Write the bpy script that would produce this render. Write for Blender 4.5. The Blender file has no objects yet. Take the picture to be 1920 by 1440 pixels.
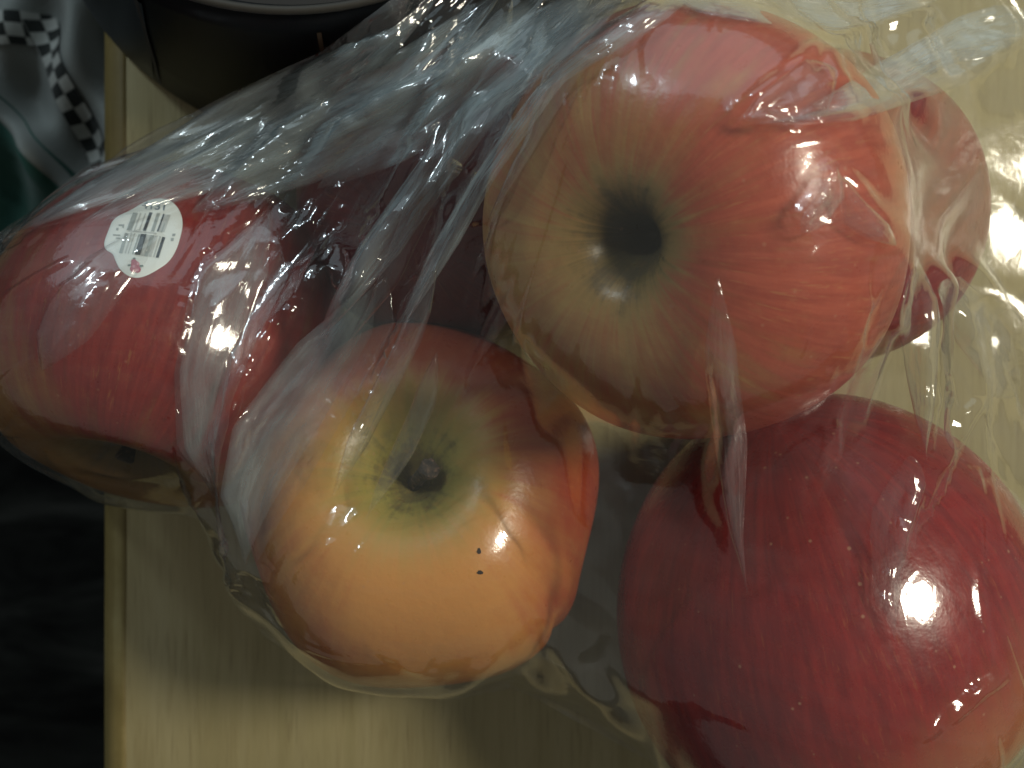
import bpy, bmesh, math, random
import numpy as np
from mathutils import Vector, Matrix
random.seed(7); rng = np.random.default_rng(11)
S = bpy.context.scene
COL = S.collection

# ------------------------------------------------------------------ camera, world, lamps
CAMH, FPX = 0.28, 2400.0
cam_d = bpy.data.cameras.new('camera'); cam = bpy.data.objects.new('camera', cam_d); COL.objects.link(cam)
cam.location = (0, 0, CAMH); cam_d.sensor_width = 36; cam_d.lens = 36*FPX/1920
cam_d.clip_start = 0.005; cam_d.clip_end = 20
cam_d.dof.use_dof = True; cam_d.dof.focus_distance = 0.20; cam_d.dof.aperture_fstop = 26
S.camera = cam
W = bpy.data.worlds.new('World'); S.world = W; W.use_nodes = True
W.node_tree.nodes['Background'].inputs[0].default_value = (0.97, 0.98, 0.92, 1)
W.node_tree.nodes['Background'].inputs[1].default_value = 0.11
S.view_settings.view_transform = 'Standard'; S.view_settings.look = 'None'
S.view_settings.exposure = 0; S.view_settings.gamma = 1
S.cycles.transparent_max_bounces = 40; S.cycles.max_bounces = 10
S.cycles.caustics_reflective = False; S.cycles.caustics_refractive = False
S.cycles.use_denoising = True
S.cycles.sample_clamp_indirect = 3.0

def area(name, loc, target, sx, sy, power, color, shape='RECTANGLE'):
    l = bpy.data.lights.new(name, 'AREA'); l.shape = shape; l.size = sx; l.size_y = sy
    l.energy = power; l.color = color
    o = bpy.data.objects.new(name, l); COL.objects.link(o); o.location = loc
    d = Vector(target)-Vector(loc); o.rotation_euler = d.to_track_quat('-Z', 'Y').to_euler()
    return o
area('lamp_warm', (0.41, 0.10, 0.54), (0.02, 0, 0.03), 0.15, 0.15, 3.0, (1.0, 0.93, 0.75), 'DISK')
area('lamp_fold_glints', (-0.45, 0.52, 0.50), (0.0, 0.0, 0.04), 0.075, 0.075, 1.05, (0.78, 0.93, 1.0), 'ELLIPSE')  # small unseen lamp added for crisp glints on the film folds
area('lamp_cool', (-0.2, 1.5, 0.75), (0.0, 0.0, 0.04), 3.2, 1.7, 8.0, (0.68, 0.90, 1.0), 'ELLIPSE')

# ------------------------------------------------------------------ helpers
def P(px, py, z):                      # place in the world seen at a point of the photograph, at height z
    k = (CAMH-z)/FPX
    return np.array([(px-960)*k, (720-py)*k, z])
def link(name, me, mat=None, parent=None, smooth=True):
    o = bpy.data.objects.new(name, me); COL.objects.link(o)
    if mat: me.materials.append(mat)
    if smooth:
        me.polygons.foreach_set('use_smooth', [True]*len(me.polygons))
    if parent:
        o.parent = parent
    return o
def mesh(name, verts, faces):
    me = bpy.data.meshes.new(name); me.from_pydata([tuple(map(float, v)) for v in verts], [], faces); me.update(); return me
def tag(o, label=None, cat=None, group=None, kind=None):
    if label: o['label'] = label
    if cat: o['category'] = cat
    if group: o['group'] = group
    if kind: o['kind'] = kind
    return o
def grid_faces(ns, nt):
    i, j = np.meshgrid(np.arange(ns-1), np.arange(nt-1), indexing='ij')
    a = (i*nt+j).ravel()
    return np.stack([a, a+1, a+nt+1, a+nt], 1)
def grid_mesh(name, X):
    ns, nt = X.shape[:2]
    me = bpy.data.meshes.new(name)
    F = grid_faces(ns, nt)
    me.vertices.add(ns*nt); me.vertices.foreach_set('co', X.reshape(-1).astype(np.float32))
    me.loops.add(F.size); me.loops.foreach_set('vertex_index', F.ravel().astype(np.int32))
    me.polygons.add(len(F)); me.polygons.foreach_set('loop_start', np.arange(0, F.size, 4, dtype=np.int32))
    me.update(calc_edges=True); me.validate(); return me
class NT:
    def __init__(s, name):
        s.m = bpy.data.materials.new(name); s.m.use_nodes = True
        s.t = s.m.node_tree; s.t.nodes.clear(); s.out = s.t.nodes.new('ShaderNodeOutputMaterial')
    def n(s, typ, ins=None, **kw):
        nd = s.t.nodes.new('ShaderNode'+typ)
        for k, v in kw.items(): setattr(nd, k, v)
        for k, v in (ins or {}).items():
            sock = nd.inputs[k]
            if isinstance(v, bpy.types.NodeSocket): s.t.links.new(v, sock)
            elif isinstance(v, bpy.types.Node): s.t.links.new(v.outputs[0], sock)
            else: sock.default_value = v
        return nd
    def math(s, op, a, b=0.0, c=0.0, clamp=False):
        nd = s.n('Math', {0: a, 1: b, 2: c}, operation=op); nd.use_clamp = clamp; return nd.outputs[0]
    def vm(s, op, a, b=(0, 0, 0), scale=None):
        nd = s.n('VectorMath', {0: a, 1: b}, operation=op)
        if scale is not None:
            if isinstance(scale, bpy.types.NodeSocket): s.t.links.new(scale, nd.inputs['Scale'])
            else: nd.inputs['Scale'].default_value = scale
        return nd.outputs['Value'] if op in ('DOT_PRODUCT', 'LENGTH') else nd.outputs[0]
    def ramp(s, fac, stops, interp='LINEAR'):
        nd = s.n('ValToRGB', {0: fac}); cr = nd.color_ramp; cr.interpolation = interp
        while len(cr.elements) < len(stops): cr.elements.new(0.5)
        for e, (p, c) in zip(cr.elements, stops):
            e.position = p; e.color = (*c, 1) if len(c) == 3 else c
        return nd.outputs[0]
    def mix(s, fac, a, b, blend='MIX'):
        nd = s.n('Mix', data_type='RGBA', blend_type=blend)
        for k, v in ((0, fac), (6, a), (7, b)):
            if isinstance(v, bpy.types.NodeSocket): s.t.links.new(v, nd.inputs[k])
            else: nd.inputs[k].default_value = (*v, 1) if isinstance(v, tuple) and len(v) == 3 else v
        return nd.outputs[2]
    def step(s, x, lo, hi):
        return s.n('MapRange', {0: x, 1: lo, 2: hi, 3: 0.0, 4: 1.0}, interpolation_type='SMOOTHSTEP').outputs[0]
    def noise(s, vec, scale, detail=4, rough=0.55, dist=0.0):
        return s.n('TexNoise', {'Vector': vec, 'Scale': scale, 'Detail': detail, 'Roughness': rough, 'Distortion': dist}).outputs[0]
    def done(s, shader, disp=None):
        s.t.links.new(shader.outputs[0] if isinstance(shader, bpy.types.Node) else shader, s.out.inputs[0]); return s.m
def plain(name, color, rough=0.5, **kw):
    b = NT(name); ins = {'Base Color': (*color, 1), 'Roughness': rough}; ins.update(kw)
    return b.done(b.n('BsdfPrincipled', ins))

# ------------------------------------------------------------------ setting: floor, board
def m_wood():
    b = NT('pale_wood'); co = b.n('TexCoord').outputs['Object']
    fine = b.noise(b.vm('MULTIPLY', co, (900, 55, 60)), 1.0, 5, 0.6)
    mid = b.noise(b.vm('MULTIPLY', co, (150, 9, 30)), 1.0, 4, 0.55, 0.4)
    big = b.noise(b.vm('MULTIPLY', co, (40, 3, 10)), 1.0, 3)
    c = b.ramp(mid, [(0.25, (0.39, 0.335, 0.165)), (0.5, (0.455, 0.39, 0.205)), (0.75, (0.51, 0.445, 0.25))])
    c = b.mix(b.math('MULTIPLY', b.step(fine, 0.46, 0.68), 0.24), c, (0.25, 0.18, 0.075))
    c = b.mix(b.math('MULTIPLY', b.step(big, 0.4, 0.7), 0.2), c, (0.42, 0.32, 0.13))
    pore = b.noise(b.vm('MULTIPLY', co, (1500, 60, 60)), 1.0, 2, 0.5)
    c = b.mix(b.math('MULTIPLY', b.step(pore, 0.61, 0.70), 0.32), c, (0.16, 0.11, 0.05))
    bump = b.n('Bump', {'Height': fine, 'Strength': 0.25, 'Distance': 0.0004})
    return b.done(b.n('BsdfPrincipled', {'Base Color': c, 'Roughness': 0.42, 'Normal': bump, 'Coat Weight': 0.15, 'Coat Roughness': 0.3}))
def m_floor():
    b = NT('dark_floor'); co = b.n('TexCoord').outputs['Object']
    n1 = b.noise(b.vm('MULTIPLY', co, (9, 30, 9)), 1.0, 6, 0.65, 0.6)
    c = b.ramp(n1, [(0.38, (0.003, 0.0032, 0.003)), (0.54, (0.014, 0.0145, 0.013)), (0.70, (0.035, 0.035, 0.032))])
    return b.done(b.n('BsdfPrincipled', {'Base Color': c, 'Roughness': 0.95, 'Specular IOR Level': 0.1}))
fl = link('floor', mesh('floor', [(-3, -3, -0.45), (3, -3, -0.45), (3, 3, -0.45), (-3, 3, -0.45)], [(0, 1, 2, 3)]), m_floor(), smooth=False)
tag(fl, kind='structure')
BX = float(P(184, 0, 0)[0])            # left edge of the board
def board():
    th, x1, y0, y1 = 0.022, 0.30, -0.16, 0.30
    prof = [(BX+0.012, -th), (BX+0.004, -th+0.001), (BX+0.0008, -th+0.004), (BX, -0.009)]
    for k in range(9):
        a = math.pi - k/8*math.pi/2
        prof.append((BX+0.0062+0.0062*math.cos(a), -0.0062+0.0062*math.sin(a)))
    prof += [(BX+0.009, 0.0), (x1, 0.0), (x1, -th)]
    n = len(prof); ys = [y0, y1]
    v = [(x, y, z) for y in ys for x, z in prof]
    f = [(i, (i+1) % n, n+(i+1) % n, n+i) for i in range(n)] + [tuple(range(n))[::-1], tuple(range(n, 2*n))]
    me = mesh('wooden_tabletop', v, f)
    o = link('wooden_tabletop', me, m_wood())
    me.polygons.foreach_set('use_smooth', [i < n for i in range(n)]+[False, False])
    cap = [(BX-0.0003, -0.0075)]
    for k in range(9):
        q = math.pi-k/8*math.pi/2; cap.append((BX+0.0062+0.0065*math.cos(q), -0.0062+0.00621*math.sin(q)))
    cap += [(BX+0.0064, -0.0006), (BX+0.0060, -0.0012), (BX+0.0030, -0.0030), (BX+0.0012, -0.0075)]
    m = len(cap); yy = np.linspace(y0, y1, 60); rr_ = random.Random(4); wv = [rr_.uniform(-.0001, .0001) for _ in yy]
    ve = [(x+(wv[i] if x > BX+0.006 else wv[i]*.4), y, z) for i, y in enumerate(yy) for x, z in cap]
    fe = [(i*m+j, i*m+(j+1) % m, (i+1)*m+(j+1) % m, (i+1)*m+j) for i in range(59) for j in range(m)]
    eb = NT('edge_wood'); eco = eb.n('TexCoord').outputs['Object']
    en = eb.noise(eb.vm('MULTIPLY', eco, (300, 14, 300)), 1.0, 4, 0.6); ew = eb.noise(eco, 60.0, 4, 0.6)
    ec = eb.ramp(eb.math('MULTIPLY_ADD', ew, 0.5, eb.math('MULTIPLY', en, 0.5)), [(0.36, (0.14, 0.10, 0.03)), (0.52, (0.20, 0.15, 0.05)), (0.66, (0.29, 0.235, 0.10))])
    link('edge_band', mesh('edge_band', ve, fe), eb.done(eb.n('BsdfPrincipled', {'Base Color': ec, 'Roughness': 0.5})), o)
    tag(o, 'pale wooden tabletop with vertical grain and rounded left edge, under the bag of apples', 'table')
    return o
board()

# ------------------------------------------------------------------ apples
# centre seen at (px, py), height, radius, axis towards the stem end, height factor
def unit(v): v = np.array(v, float); return v/np.linalg.norm(v)
APP = {
 'A': dict(c=P(1308, 421, 0.083), R=0.0334, ax=unit((-0.55, -0.21, 0.81)), hf=0.86, dip=0.32, w=0.145, lob=0.014, ph=0.4),
 'B': dict(c=P(794, 954, 0.036), R=0.0344, ax=unit((-0.03, 0.34, 0.93)), hf=0.93, dip=0.32, w=0.25, lob=0.048, ph=1.15, groove=(0.60, -0.33, 0.73)),
 'C': dict(c=P(322, 630, 0.0345), R=0.0342, ax=unit((-0.20, -0.85, 0.40)), hf=0.95, dip=0.40, w=0.27, lob=0.018, ph=0.2),
 'D': dict(c=P(1544, 1130, 0.0390), R=0.0409, ax=unit((0.30, -0.90, -0.25)), hf=0.93, cal=0.0, dip=0.12, w=0.27, lob=0.012, ph=0.9),
 'E': dict(c=P(1540, 402, 0.031), R=0.0312, ax=unit((0.3, 0.5, -0.6)), hf=0.95, cal=0.0, dip=0.12, w=0.27, lob=0.012, ph=0.0),
 'F': dict(c=P(842, 372, 0.0305), R=0.0300, ax=unit((0.2, 0.3, -0.9)), hf=0.95, cal=0.0, dip=0.12, w=0.27, lob=0.012, ph=0.0),
}
def frame(ax):
    u = np.cross(ax, (0.0, 0.0, 1.0)) if abs(ax[2]) < 0.9 else np.cross(ax, (0.0, 1.0, 0.0))
    u = unit(u); return u, np.cross(ax, u), ax
def apple_local(a, psi, phi):
    R, hf = a['R'], a['hf']
    s, c = np.sin(psi), np.cos(psi)
    rho = R*np.abs(s)**0.86
    z = R*hf*np.sign(c)*np.abs(c)**0.95
    rho = rho*(1-0.075*(1-c)*0.9)/0.955
    lob = 1+a['lob']*np.cos(5*phi+a['ph'])*(0.35+0.65*(1-c)/2 + 0.35*np.exp(-(psi/0.9)**2)) + 0.012*np.cos(2*phi+a['ph']*3) + 0.008*np.cos(3*phi+1.3)
    rho = rho*lob
    if 'groove' in a:
        gu, gw, _ = frame(a['ax']); g0 = math.atan2(np.dot(a['groove'], gw), np.dot(a['groove'], gu))
        dg = np.angle(np.exp(1j*(phi-g0-0.12*np.cos(psi)))); rho = rho*(1-0.030*np.exp(-(dg/0.055)**2)*s**1.5+0.012*np.exp(-((dg-0.17)/0.10)**2)*s)
    q = rho/R
    z = z - np.where(c > 0, a['dip']*R*np.exp(-(q/a['w'])**2)*(0.72+0.28*np.exp(-(q/0.12)**2)) + (0.13*R*np.exp(-(q/0.40)**2)), 0)
    z = z + np.where(c <= 0, a.get('cal', 0.26)*R*np.exp(-(q/0.25)**2), 0)
    tilt = 0.03*R*np.cos(phi+a['ph'])*np.sin(psi)
    return rho*np.cos(phi), rho*np.sin(phi), z+tilt
def apple_mesh(a):
    nth, nph = 110, 220
    psi = np.linspace(0, math.pi, nth)**1.0
    psi[0], psi[-1] = 1e-3, math.pi-1e-3
    phi = np.linspace(0, 2*math.pi, nph, endpoint=False)
    PS, PH = np.meshgrid(psi, phi, indexing='ij')
    x, y, z = apple_local(a, PS, PH)
    u, w, ax = frame(a['ax'])
    V = x[..., None]*u + y[..., None]*w + z[..., None]*ax
    i, j = np.meshgrid(np.arange(nth-1), np.arange(nph), indexing='ij')
    A0 = (i*nph+j).ravel(); B0 = (i*nph+(j+1) % nph).ravel()
    F = np.stack([A0, A0+nph, B0+nph, B0], 1).tolist()
    F += [tuple(range(nph))[::1], tuple(range((nth-1)*nph, nth*nph))[::-1]]
    return mesh('apple', V.reshape(-1, 3), F)

def m_apple(name, ax, hf, R, red, dark, yel, green, bias, dirs, cav=(0.0, 0.35), streak=0.5, dots=0.0, seed=0.0, blot=0.35, greenw=1.0, rough=0.31):
    """dirs: list of ((x,y,z), weight): faces turned that way lean to red (+) or yellow (-)"""
    b = NT(name); co = b.n('TexCoord').outputs['Object']
    ph = b.vm('NORMALIZE', co)
    t = b.vm('DOT_PRODUCT', ph, tuple(ax))
    q = b.vm('NORMALIZE', b.vm('SUBTRACT', ph, b.vm('SCALE', tuple(ax), scale=t)))
    comb = b.vm('ADD', b.vm('ADD', q, b.vm('SCALE', tuple(ax), scale=b.math('MULTIPLY', t, 0.16))), (seed, seed*1.7, seed*0.6))
    s1 = b.noise(comb, 8.0, 5, 0.6, 0.15)
    s2 = b.noise(comb, 26.0, 4, 0.6, 0.1)
    bl = b.noise(b.vm('ADD', ph, (seed*3.1, seed, 0)), 2.6, 4, 0.55)
    f = b.math('ADD', b.math('MULTIPLY', b.math('SUBTRACT', s1, 0.5), 1.5*streak), b.math('MULTIPLY', b.math('SUBTRACT', s2, 0.5), 0.9*streak))
    f = b.math('ADD', f, b.math('MULTIPLY', b.math('SUBTRACT', bl, 0.5), 2*blot))
    f = b.math('ADD', f, bias)
    for d, wt in dirs:
        f = b.math('ADD', f, b.math('MULTIPLY', b.math('MAXIMUM', b.vm('DOT_PRODUCT', ph, tuple(unit(d))), 0.0), wt))
    # stem bowl: distance from the axis at the stem end
    ln = b.vm('LENGTH', co)
    rad = b.math('SQRT', b.math('MAXIMUM', b.math('SUBTRACT', 1.0, b.math('MULTIPLY', t, t)), 0.0))
    rr = b.math('MULTIPLY', b.math('MULTIPLY', rad, ln), 1/R)
    rr = b.math('ADD', rr, b.math('MULTIPLY', b.math('SUBTRACT', s1, 0.5), 0.25))
    top = b.step(t, 0.0, 0.2)
    bowl = b.math('MULTIPLY', b.math('SUBTRACT', 1.0, b.step(rr, cav[0], cav[1])), top)
    f = b.math('SUBTRACT', f, b.math('MULTIPLY', bowl, 0.9))
    fac = b.step(f, 0.12, 0.92)
    yc = b.mix(b.math('MULTIPLY', bowl, greenw), yel, green)
    rc = b.mix(b.step(b.math('ADD', b.math('MULTIPLY', s2, 0.6), b.math('MULTIPLY', s1, 0.4)), 0.35, 0.66), dark, red)
    c = b.mix(fac, yc, rc)
    rus = b.math('SUBTRACT', 1.0, b.step(b.math('ADD', rr, b.math('MULTIPLY', b.math('SUBTRACT', b.noise(co, 260.0, 4, 0.7), 0.5), 0.5)), 0.06, 0.26))
    c = b.mix(b.math('MULTIPLY', b.math('MULTIPLY', rus, top), 0.75), c, (0.10, 0.075, 0.042))
    fl = b.noise(comb, 60.0, 3, 0.65, 0.4)
    c = b.mix(b.math('MULTIPLY', b.math('MULTIPLY', b.step(fl, 0.58, 0.70), b.step(bl, 0.42, 0.6)), 0.5), c, b.mix(0.45, yel, rc))
    mott = b.noise(co, 420.0, 4, 0.7)
    c = b.mix(b.math('MULTIPLY', b.step(mott, 0.5, 0.75), 0.16), c, b.mix(0.5, yel, red))
    if dots:
        vo = b.n('TexVoronoi', {'Vector': co, 'Scale': 330.0, 'Randomness': 1.0}, feature='F1')
        sz = b.noise(co, 90.0, 1)
        thr = b.math('MULTIPLY', sz, 0.15)
        d = b.math('SUBTRACT', 1.0, b.step(b.math('SUBTRACT', vo.outputs['Distance'], thr), -0.04, 0.05))
        pick = b.step(b.n('SeparateColor', {0: vo.outputs['Color']}).outputs[0], 0.28, 0.4)
        c = b.mix(b.math('MULTIPLY', b.math('MULTIPLY', d, pick), dots), c, (0.46, 0.25, 0.15))
    rn = b.noise(co, 300.0, 3, 0.6)
    ro = b.n('MapRange', {0: rn, 1: 0.3, 2: 0.7, 3: rough-0.05, 4: rough+0.10}).outputs[0]
    bmp = b.n('Bump', {'Height': b.math('ADD', b.noise(co, 240.0, 3, 0.6), b.math('MULTIPLY', b.noise(co, 900, 2), 0.3)), 'Strength': 0.22, 'Distance': 0.0006})
    return b.done(b.n('BsdfPrincipled', {'Base Color': c, 'Roughness': ro, 'Normal': bmp, 'IOR': 1.45,
        'Subsurface Weight': 0.12, 'Subsurface Radius': (0.004, 0.0015, 0.0008), 'Subsurface Scale': 0.6}))
RED, CRIM, DARKR = (0.42, 0.075, 0.045), (0.30, 0.022, 0.024), (0.17, 0.012, 0.016)
YEL, GRN = (0.62, 0.40, 0.12), (0.34, 0.33, 0.07)
MATS = {
 'A': m_apple('skin_streaked', APP['A']['ax'], .86, APP['A']['R'], (0.44, 0.098, 0.056), (0.32, 0.058, 0.034), (0.52, 0.32, 0.12), (0.13, 0.10, 0.035), 0.88, [((1, 0.1, 0.3), 0.16), ((-0.95, -0.25, 0.3), -0.46)], cav=(0.06, 0.40), streak=0.50, seed=1.3, blot=0.42, dots=0.35),
 'B': m_apple('skin_golden', APP['B']['ax'], .93, APP['B']['R'], (0.42, 0.085, 0.035), (0.36, 0.055, 0.028), (0.60, 0.275, 0.08), (0.32, 0.28, 0.075), 0.60, [((0.95, 0.30, 0.1), 0.62), ((-0.65, -0.6, -0.2), 0.52), ((-0.4, 0.8, -0.35), 0.30), ((0.12, -0.30, 1), -0.62)], cav=(0.15, 0.62), streak=0.38, seed=4.2, blot=0.42, dots=0.3),
 'C': m_apple('skin_scarlet', APP['C']['ax'], .95, APP['C']['R'], (0.24, 0.026, 0.020), (0.155, 0.012, 0.012), (0.40, 0.20, 0.06), (0.17, 0.12, 0.04), 0.66, [((0.2, 0.45, 0.8), 0.45), ((-1, -0.15, -0.1), -0.50), ((0.1, -1, -0.2), -0.15)], cav=(0.12, 0.55), streak=0.42, seed=2.7, dots=0.2),
 'D': m_apple('skin_crimson', APP['D']['ax'], .93, APP['D']['R'], (0.27, 0.020, 0.018), (0.17, 0.012, 0.013), (0.40, 0.13, 0.05), (0.30, 0.22, 0.06), 0.95, [((0.55, -0.75, 0.0), -0.95), ((-0.2, 0.6, 0.6), 0.3)], cav=(0.2, 0.6), streak=0.2, dots=0.6, seed=7.9, blot=0.22, rough=0.27),
 'E': m_apple('skin_ruby', APP['E']['ax'], .95, APP['E']['R'], (0.27, 0.022, 0.020), (0.18, 0.012, 0.014), (0.5, 0.2, 0.07), GRN, 1.0, [], streak=0.4, dots=0.3, seed=5.1),
 'F': m_apple('skin_maroon', APP['F']['ax'], .95, APP['F']['R'], (0.15, 0.012, 0.013), (0.10, 0.008, 0.010), (0.5, 0.2, 0.07), GRN, 1.0, [], streak=0.3, seed=9.4),
}
LAB = {
 'A': 'large streaked red apple on top of the pile, its greenish stem hollow facing up',
 'B': 'yellow and orange apple with a short dry stem, in front of the pile',
 'C': 'red apple with a white barcode sticker, at the table edge',
 'D': 'dark crimson apple with pale specks, in the front right corner of the bag',
 'E': 'red apple partly hidden behind the right side of the large streaked apple',
 'F': 'shaded maroon apple deep in the bag, between the sticker apple and the large streaked apple',
}
OBJ = {}
for k, a in APP.items():
    o = link('apple', apple_mesh(a), MATS[k]); o.location = a['c']
    tag(o, LAB[k], 'apple', 'apples in the plastic bag'); OBJ[k] = o

def tube(path, radii, n=12, wob=0.0, rs=0):
    r = random.Random(rs); V, F = [], []
    path = [np.array(p, float) for p in path]
    for i, p in enumerate(path):
        t = unit(path[min(i+1, len(path)-1)]-path[max(i-1, 0)])
        u, w, _ = frame(t)
        for j in range(n):
            an = 2*math.pi*j/n; rad = radii[i]*(1+wob*(r.random()-0.5)*2)
            V.append(p+rad*(math.cos(an)*u+math.sin(an)*w))
    m = len(path)
    for i in range(m-1):
        for j in range(n):
            F.append((i*n+j, i*n+(j+1) % n, (i+1)*n+(j+1) % n, (i+1)*n+j))
    F += [tuple(range(n))[::-1], tuple(range((m-1)*n, m*n))]
    return V, F
def m_stem():
    b = NT('stem_bark'); co = b.n('TexCoord').outputs['Object']
    n1 = b.noise(co, 900.0, 4, 0.7)
    c = b.ramp(n1, [(0.34, (0.02, 0.019, 0.02)), (0.55, (0.06, 0.045, 0.035)), (0.72, (0.30, 0.18, 0.13))])
    return b.done(b.n('BsdfPrincipled', {'Base Color': c, 'Roughness': 0.8, 'Normal': b.n('Bump', {'Height': n1, 'Strength': 0.8, 'Distance': 0.0006})}))
STEM = m_stem()
def stem(k, length, r, lean, base=0.45):
    a = APP[k]; u, w, ax = frame(a['ax'])
    b0 = ax*(a['R']*(a['hf']-a['dip']-0.08))
    d = unit(ax+lean[0]*u+lean[1]*w)
    pts = [b0-ax*0.001, b0+d*length*0.35, b0+d*length*0.7, b0+d*length*0.95, b0+d*length]
    V, F = tube(pts, [r*0.9, r*0.8, r*0.9, r*1.35, r*1.15], 20, 0.10, 3)
    return link('stem', mesh('stem', V, F), STEM, OBJ[k])
stem('B', 0.0080, 0.0014, (-0.5, -0.1))
stem('C', 0.010, 0.0013, (0.1, 0.2))
stem('D', 0.010, 0.0013, (0.1, 0.2))
stem('E', 0.010, 0.0013, (0.1, 0.2))
stem('F', 0.010, 0.0013, (0.1, 0.2))
# (markers for later builders)
# two small dark specks on the golden apple
from mathutils.bvhtree import BVHTree
def bvh_of(o):
    return BVHTree.FromPolygons([v.co+o.location for v in o.data.vertices], [tuple(p.vertices) for p in o.data.polygons])
SPECK = plain('speck_brown', (0.02, 0.012, 0.008), 0.8); _bv = bvh_of(OBJ['B'])
for sx, sy, rx, ry in ((898, 1033, 4, 6), (900, 1073, 6, 4)):
    V = []
    for i in range(9):
        q = 2*math.pi*i/9; d = Vector(P(sx+rx*math.cos(q)*(1+.3*math.sin(3*q)), sy+ry*math.sin(q), 0))-Vector((0, 0, CAMH)); d.normalize()
        h, nn, _, _ = _bv.ray_cast(Vector((0, 0, CAMH)), d); V.append(h+nn*0.00008-OBJ['B'].location)
    link('blemish', mesh('blemish', V, [tuple(range(9))[::-1]]), SPECK, OBJ['B'])
# ------------------------------------------------------------------ the sticker on the scarlet apple
from mathutils.bvhtree import BVHTree
def bvh_of(o):
    me = o.data; return BVHTree.FromPolygons([v.co+o.location for v in me.vertices], [tuple(p.vertices) for p in me.polygons])
SKIN_C = bvh_of(OBJ['C'])
def onskin(px, py, off):
    d = Vector(P(px, py, 0))-Vector((0, 0, CAMH)); d.normalize()
    h, n, i, t = SKIN_C.ray_cast(Vector((0, 0, CAMH)), d)
    return h+n*off-OBJ['C'].location
Z = 7.58
def K(x, y): return 180+x/Z, 350+y/Z
OUT = [(900,165),(1050,190),(1160,290),(1220,420),(1235,560),(1190,760),(1130,930),(1030,1080),(880,1180),(720,1270),(580,1305),(450,1270),(340,1180),(280,1060),(250,970),(205,935),(150,905),(115,850),(125,760),(180,620),(230,490),(320,415),(480,345),(620,260),(750,195)]
def smooth_loop(pts, it=2):
    for _ in range(it):
        q = []
        for a, b in zip(pts, pts[1:]+pts[:1]):
            q += [(a[0]*.75+b[0]*.25, a[1]*.75+b[1]*.25), (a[0]*.25+b[0]*.75, a[1]*.25+b[1]*.75)]
        pts = q
    return pts
def sticker():
    loop = smooth_loop(OUT); n = len(loop); cx, cy = 660, 740; V, F = [], []
    rings = [0.0, .25, .5, .75, .93, 1.0]
    for r in rings[1:]:
        for x, y in loop:
            V.append(onskin(*K(cx+(x-cx)*r, cy+(y-cy)*r), 0.00022 if r < 1 else 0.00006))
    V.append(onskin(*K(cx, cy), 0.00022)); c = len(V)-1
    for k in range(n):
        F.append((c, (k+1) % n, k))
        for r in range(len(rings)-2):
            F.append((r*n+k, r*n+(k+1) % n, (r+1)*n+(k+1) % n, (r+1)*n+k))
    return link('sticker', mesh('sticker', V, F), plain('sticker_paper', (0.72, 0.77, 0.76), 0.4), OBJ['C'])
STK = sticker()
def quads(name, qs, mat, off=0.00030):
    V, F = [], []
    for q in qs:
        a, b, c, d = [np.array(p, float) for p in q]; m = 4
        for i in range(m+1):
            t = i/m
            for p in (a*(1-t)+d*t, b*(1-t)+c*t): V.append(onskin(*K(*p), off))
        o = len(V)-2*(m+1)
        for i in range(m): F.append((o+2*i, o+2*i+1, o+2*i+3, o+2*i+2))
    return link(name, mesh(name, V, F), mat, STK)
def bar(x0, x1, ytop, ybot, shift): return [(x0, ytop), (x1, ytop+6), (x1-shift, ybot+6), (x0-shift, ybot)]
INK, GREY, PALE = plain('ink', (0.035, 0.04, 0.05), 0.5), plain('ink_grey', (0.30, 0.34, 0.34), 0.5), plain('ink_pale', (0.45, 0.48, 0.48), 0.5)
quads('barcode', [bar(762, 806, 380, 640, 96), bar(642, 724, 684, 978, 92), bar(944, 986, 728, 1018, 96), bar(956, 976, 402, 650, 90)], INK)
quads('barcode', [bar(530, 602, 385, 632, 90), bar(868, 912, 392, 650, 86), bar(418, 466, 672, 955, 86), bar(780, 830, 700, 1000, 96), bar(610, 628, 690, 970, 94), bar(1010, 1030, 420, 660, 90)], GREY)
quads('barcode', [bar(630, 650, 390, 635, 90), bar(700, 716, 392, 636, 90), bar(985, 1060, 410, 655, 90), bar(500, 520, 676, 958, 90), bar(545, 560, 676, 960, 90), bar(730, 776, 694, 990, 92), bar(838, 880, 706, 1004, 94),
                  bar(905, 925, 716, 1010, 94), [(470, 632), (860, 668), (860, 690), (470, 652)]], PALE)
quads('fine_print', [[(330, 552), (408, 552), (396, 578), (326, 574)], [(296, 600), (330, 600), (322, 640), (290, 636)], [(250, 690), (352, 696), (348, 716), (248, 710)],
                     [(290, 738), (350, 738), (344, 752), (286, 750)], [(385, 556), (408, 556), (400, 604), (378, 600)], [(1090, 680), (1132, 684), (1118, 720), (1080, 716)], [(1068, 740), (1108, 744), (1096, 790), (1058, 784)]], GREY)
def flat_text(txt, org, ux, uy):
    cu = bpy.data.curves.new('plu', 'FONT'); cu.body = txt; cu.size = 1.0; cu.offset = 0.012
    to = bpy.data.objects.new('plu', cu); COL.objects.link(to)
    dg = bpy.context.evaluated_depsgraph_get(); me = bpy.data.meshes.new_from_object(to.evaluated_get(dg))
    bpy.data.objects.remove(to)
    for v in me.vertices:
        x, y = v.co.x, v.co.y
        v.co = onskin(*K(org[0]+x*ux[0]+y*uy[0], org[1]+x*ux[1]+y*uy[1]), 0.00030)
    return me
o = link('plu_number', flat_text('4131', (650, 322), (178, 17), (22, -140)), plain('ink_blue', (0.10, 0.14, 0.19), 0.5), STK, smooth=False)
def disc(cx, cy, rx, ry, n=12):
    return [(cx+rx*math.cos(2*math.pi*i/n), cy+ry*math.sin(2*math.pi*i/n)) for i in range(n)]
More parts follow.
